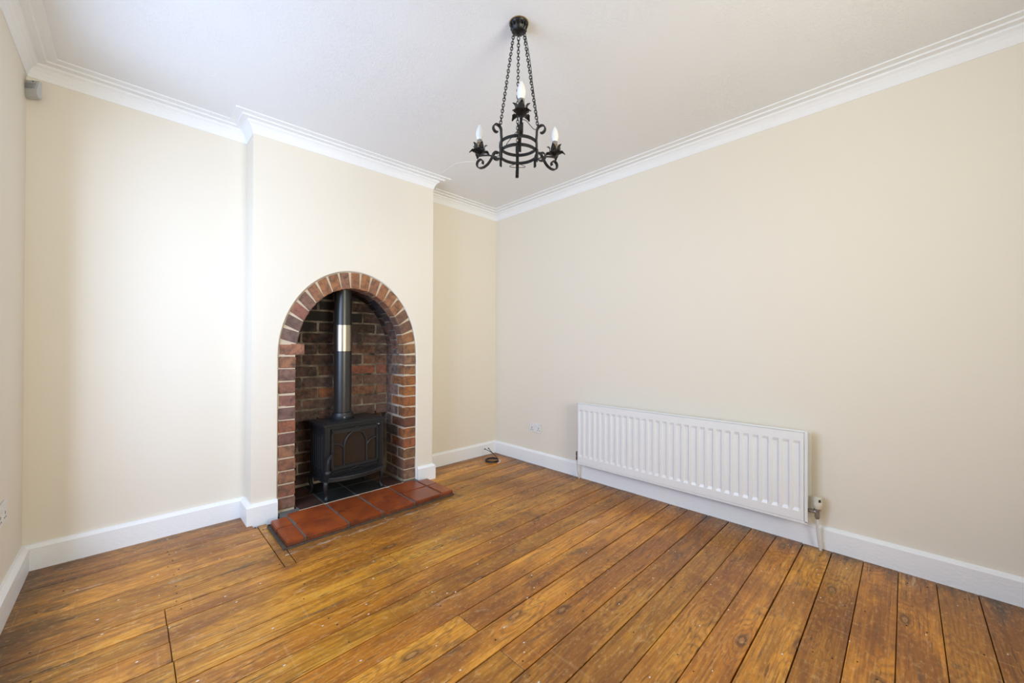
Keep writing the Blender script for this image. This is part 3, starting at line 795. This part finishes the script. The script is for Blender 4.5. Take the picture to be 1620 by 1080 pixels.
bm = B(); tube(bm, smoothpath([cpt(.060, -.01, .014), cpt(.078, -.03, .018), cpt(.076, -.055, .008), cpt(.060, -.075, .004)], 5), .0035, 7); build('cable_tail', bm, MAT['pipe'], cc, smooth=True)

# ------------------------------------------------------------------ chandelier
AX = Vector((-1.530, -1.834, 0))
TH0 = math.atan2(CAM.y-AX.y, CAM.x-AX.x)+math.radians(3)
CH = Vector((AX.x, AX.y, H))
ch = empty('chandelier', CH, 0, 'black wrought iron three candle chandelier hung on chains from the ceiling', 'chandelier')
WI = MAT['wrought']
def cpart(name, bm, mat, parent=ch, smooth=False): return build(name, bm, mat, parent, CH, smooth)
def rad(th, r, z, t=0): return Vector((AX.x+r*math.cos(th)-t*math.sin(th), AX.y+r*math.sin(th)+t*math.cos(th), z))
def strap(bm, th, path, wid=.0135, thk=.0046, taper=False):
    """flat iron bar bent in the radial plane th, path of (r, z)"""
    P = [Vector((p[0], p[1], 0)) for p in path]; rings = []
    n = len(P)
    for i in range(n):
        t = (P[min(n-1, i+1)]-P[max(0, i-1)]).normalized(); nn = Vector((-t.y, t.x, 0))
        w = wid/2*(1 if not taper else (.45+.55*min(1, i/6, (n-1-i)/6)))
        rings.append([bm.verts.new(rad(th, P[i].x+nn.x*a, P[i].y+nn.y*a, b_)) for a, b_ in ((-thk/2, -w), (-thk/2, w), (thk/2, w), (thk/2, -w))])
    for a, b_ in zip(rings, rings[1:]):
        for k in range(4): bm.faces.new((a[k], a[(k+1) % 4], b_[(k+1) % 4], b_[k]))
    bm.faces.new(rings[0]); bm.faces.new(rings[-1]); return bm
def spiral(cx, cz, r0, r1, a0, a1, n=18):
    return [(cx+(r0+(r1-r0)*i/n)*math.cos(a0+(a1-a0)*i/n), cz+(r0+(r1-r0)*i/n)*math.sin(a0+(a1-a0)*i/n)) for i in range(n+1)]
RR = .0815
for zc in (1.958, 1.922):
    bm = B(); ring = []
    for k in range(48):
        a = 2*PI*k/48; ring.append([bm.verts.new(rad(a, RR+dr_, zc+dz_)) for dr_, dz_ in ((-.002, -.0062), (.002, -.0062), (.002, .0062), (-.002, .0062))])
    for k in range(48):
        a, b_ = ring[k], ring[(k+1) % 48]
        for j in range(4): bm.faces.new((a[j], a[(j+1) % 4], b_[(j+1) % 4], b_[j]))
    cpart('ring', bm, WI, smooth=True)
rb = RR+.004
for k in range(3):      # chain bars with a scroll at top and bottom
    th = TH0+math.radians(60+120*k)
    zt, zb = 2.000, 1.872
    c1 = (rb+.0225, zt-.001)
    top = spiral(c1[0], c1[1], .013, .0215, math.radians(-110), math.radians(178), 22)
    path = top[:-1]+[(rb+.001, zt-.012), (rb-.002, zt-.025), (rb, 1.965), (rb, 1.94), (rb, 1.90), (rb-.001, 1.885), (rb+.001, zb)]
    path = path[:0]+top+[(rb+.0005, zt-.018), (rb-.001, 1.968), (rb, 1.94), (rb, 1.90), (rb+.0005, zb)]
    bm = B(); strap(bm, th, path); b0 = cpart('hanger_bar', bm, WI, smooth=True)
    bm = B(); lo = [(rb+.003, 1.925), (rb+.003, 1.900)]+spiral(rb+.0245, 1.889, .0215, .011, math.radians(180), math.radians(500), 22)
    strap(bm, th, lo); cpart('scroll', bm, WI, b0, True)
RC = .198; ZC = 1.972; DZ = Vector((0, 0, .008))
def up(bm): bmesh.ops.translate(bm, vec=DZ, verts=bm.verts); return bm
def petal(bm, th, cx_, cz_, ang, L, w, rise, curl, n=7):
    """leaf from the cup centre outwards"""
    c = rad(th, cx_, cz_); d = Vector((math.cos(ang), math.sin(ang), 0)); sd = Vector((-d.y, d.x, 0)); rows = []
    for i in range(n+1):
        t = i/n; r = L*(t if curl < 1 else math.sin(t*2.0)/math.sin(2.0)*1.0) ; zz = rise*math.sin(t*PI*.62)*1.0 - curl*.012*max(0, t-.7)/.3
        ww = w*math.sin(PI*min(.97, .14+t*.86))**.8*(1+.12*math.sin(t*19))
        p = c+d*(.006+L*t)+Vector((0, 0, zz))
        rows.append([bm.verts.new(p-sd*ww+Vector((0, 0, .004*math.sin(t*PI)))), bm.verts.new(p-Vector((0, 0, .002))), bm.verts.new(p+sd*ww+Vector((0, 0, .004*math.sin(t*PI))))])
    for a, b_ in zip(rows, rows[1:]):
        bm.faces.new((a[0], a[1], b_[1], b_[0])); bm.faces.new((a[1], a[2], b_[2], b_[1]))
def solid(bm, t=.0016):
    bmesh.ops.recalc_face_normals(bm, faces=bm.faces); bmesh.ops.solidify(bm, geom=bm.faces[:], thickness=t)
for k in range(3):
    th = TH0+math.radians(120*k)
    zc = ZC
    path = [(rb+.002, 1.888), (rb+.002, 1.91), (rb+.003, 1.930), (rb+.010, 1.950), (rb+.024, 1.957), (rb+.038, 1.950), (rb+.052, 1.930), (rb+.070, 1.912), (rb+.090, 1.903)]
    sp = [Vector((a, b_, 0)) for a, b_ in path]; sp = [(p.x, p.y) for p in smoothpath([(a, b_, 0) for a, b_ in path], 5)]
    sp += spiral(RC-.006, 1.926, .0235, .011, math.radians(-95), math.radians(215), 22)
    arm_bm = B(); strap(arm_bm, th, sp); arm = cpart('arm', arm_bm, WI, smooth=True)
    bm = B(); strap(bm, th, [(p.x, p.y) for p in smoothpath([(rb+.012, 1.925, 0), (rb+.030, 1.936, 0), (rb+.06, 1.950, 0), (rb+.09, 1.957, 0), (RC, 1.960, 0)], 4)]+[], .009); cpart('brace', bm, WI, arm, True)
    if k == 0:
        bm = B(); strap(bm, th, [(rb+.001, 1.895), (rb+.001, 1.99), (rb+.003, 2.0)]); cpart('brace', bm, WI, arm)
    bm = B(); c = rad(th, RC, 0)
    lathe(bm, [(0, 1.950), (.006, 1.950), (.007, 1.962), (.013, 1.966), (.013, 1.969), (0, 1.969)], c.x, c.y, 12); cpart('stem', up(bm), WI, arm)
    for j in range(4):
        bm = B(); petal(bm, th, RC, 1.962, th+PI/4+j*PI/2, .042, .0145, .010, .8); solid(bm); cpart('leaf', up(bm), WI, arm, True)
    for j in range(5):
        bm = B(); c0 = rad(th, RC, 1.967); an = th+j*2*PI/5; d = Vector((math.cos(an), math.sin(an), 0)); sd = Vector((-d.y, d.x, 0)); rows = []
        for rr, zz, ww in ((.004, 0, .005), (.015, .004, .0105), (.0215, .014, .0130), (.0205, .024, .0110), (.025, .033, .0065), (.034, .036, .0015)):
            p = c0+d*rr+Vector((0, 0, zz)); rows.append([bm.verts.new(p-sd*ww), bm.verts.new(p+d*.002), bm.verts.new(p+sd*ww)])
        for a, b_ in zip(rows, rows[1:]): bm.faces.new((a[0], a[1], b_[1], b_[0])); bm.faces.new((a[1], a[2], b_[2], b_[1]))
        solid(bm); cpart('petal', up(bm), WI, arm, True)
    bm = B(); lathe(bm, [(0, 1.969), (.013, 1.969), (.015, 1.980), (.013, 1.992), (.0105, 1.996), (.0105, 2.006), (.0125, 2.007), (.0125, 2.010), (0, 2.010)], c.x, c.y, 16); cpart('bulb_holder', up(bm), MAT['brass'], arm, True)
    z = 2.010
    bb = B(); lathe(bb, [(0, 0), (.0125, 0), (.0125, .012), (.0115, .014), (0, .014)], c.x, c.y, 20, z)
    cap = cpart('bulb_cap', up(bb), MAT['nickel'], arm, True)
    bb = B(); lathe(bb, [(.0105, .013), (.0135, .020), (.0165, .032), (.0172, .042), (.0155, .055), (.0110, .069), (.0055, .081), (.0015, .086), (0, .087)], c.x, c.y, 20, z-.001)
    cpart('candle_bulb', up(bb), MAT['bulb'], arm, True)
# chains: links joined per chain
tops = []
def chain(p0, p1, name='chain'):
    bm = B(); d = p1-p0; L = d.length; n = int(L/.0128); u = d.normalized(); a0 = u.orthogonal().normalized(); b0_ = u.cross(a0)
    s0 = R
    e1 = (s0-u*s0.dot(u)).normalized(); e2 = u.cross(e1)
    for i in range(n):
        c = p0+d*((i+.5)/n); w = (e1 if i % 2 == 0 else e2); tw = .25*math.sin(i*1.7); w = (e1*math.cos(tw+(PI/2 if i % 2 else 0))+e2*math.sin(tw+(PI/2 if i % 2 else 0)))
        pts = [c+u*(.0090*math.sin(t))+w*(.0055*math.cos(t)) for t in [2*PI*q_/12 for q_ in range(12)]]
        tube(bm, pts, .0018, 5, True)
    return cpart(name, bm, WI)
for k in range(3):
    th = TH0+math.radians(60+120*k)
    p0 = rad(th, .023, H-.042); p1 = rad(th, rb+.006 if k != 1 else rb+.004, 2.012 if k != 1 else 1.995); chain(p0, p1)
    tops.append((p0, p1))
# rose
bm = B(); lathe(bm, [(0, 0), (.037, 0), (.0385, -.004), (.036, -.010), (.031, -.013), (.030, -.020), (.0325, -.026), (.029, -.034), (.018, -.041), (.006, -.044), (0, -.044)], AX.x, AX.y, 28, H-.0006)
rs = cpart('ceiling_rose', bm, WI, smooth=True)
bm = B()
for k in range(14):
    a = 2*PI*k/14; tube(bm, [rad(a, .0375, H-.006), rad(a, .0335, H-.018), rad(a, .034, H-.026), rad(a, .026, H-.037)], .0026, 5)
cpart('rose_beading', bm, MAT['nickel'] if 0 else WI, rs)
bm = B(); ring = [rad(2*PI*k/28, .040, H-.003) for k in range(28)]; tube(bm, ring, .0022, 6, True); cpart('rose_rim', bm, MAT['brass'], rs)
# wires
def wire(pts): bm = B(); tube(bm, smoothpath(pts, 6), .0014, 5); return cpart('wire', bm, MAT['cable'])
thR = TH0+math.radians(60); thL = TH0-math.radians(60); thF = TH0+PI
p0, p1 = tops[0]; wire([p0+R*.006, p0.lerp(p1, .3)+R*.009, p0.lerp(p1, .6)+R*.005, p1+R*.004])
wire([p1, rad(TH0+.5, .12, 1.972), rad(TH0+.15, RC-.05, 1.982), rad(TH0, RC-.02, 1.966)])
wire([rad(TH0, .09, 1.985), rad(TH0-.9, .06, 1.952), rad(TH0-2.0, .09, 1.935), rad(TH0-2.09, .13, 1.945), rad(TH0-2.09, RC-.01, 1.965)])
wire([rad(TH0-2.09, .10, 1.93), rad(thF-.4, .085, 1.908), rad(thF, .075, 1.900), rad(thF+.4, .085, 1.908), rad(TH0+2.09, .10, 1.93), rad(TH0+2.09, RC-.01, 1.965)])
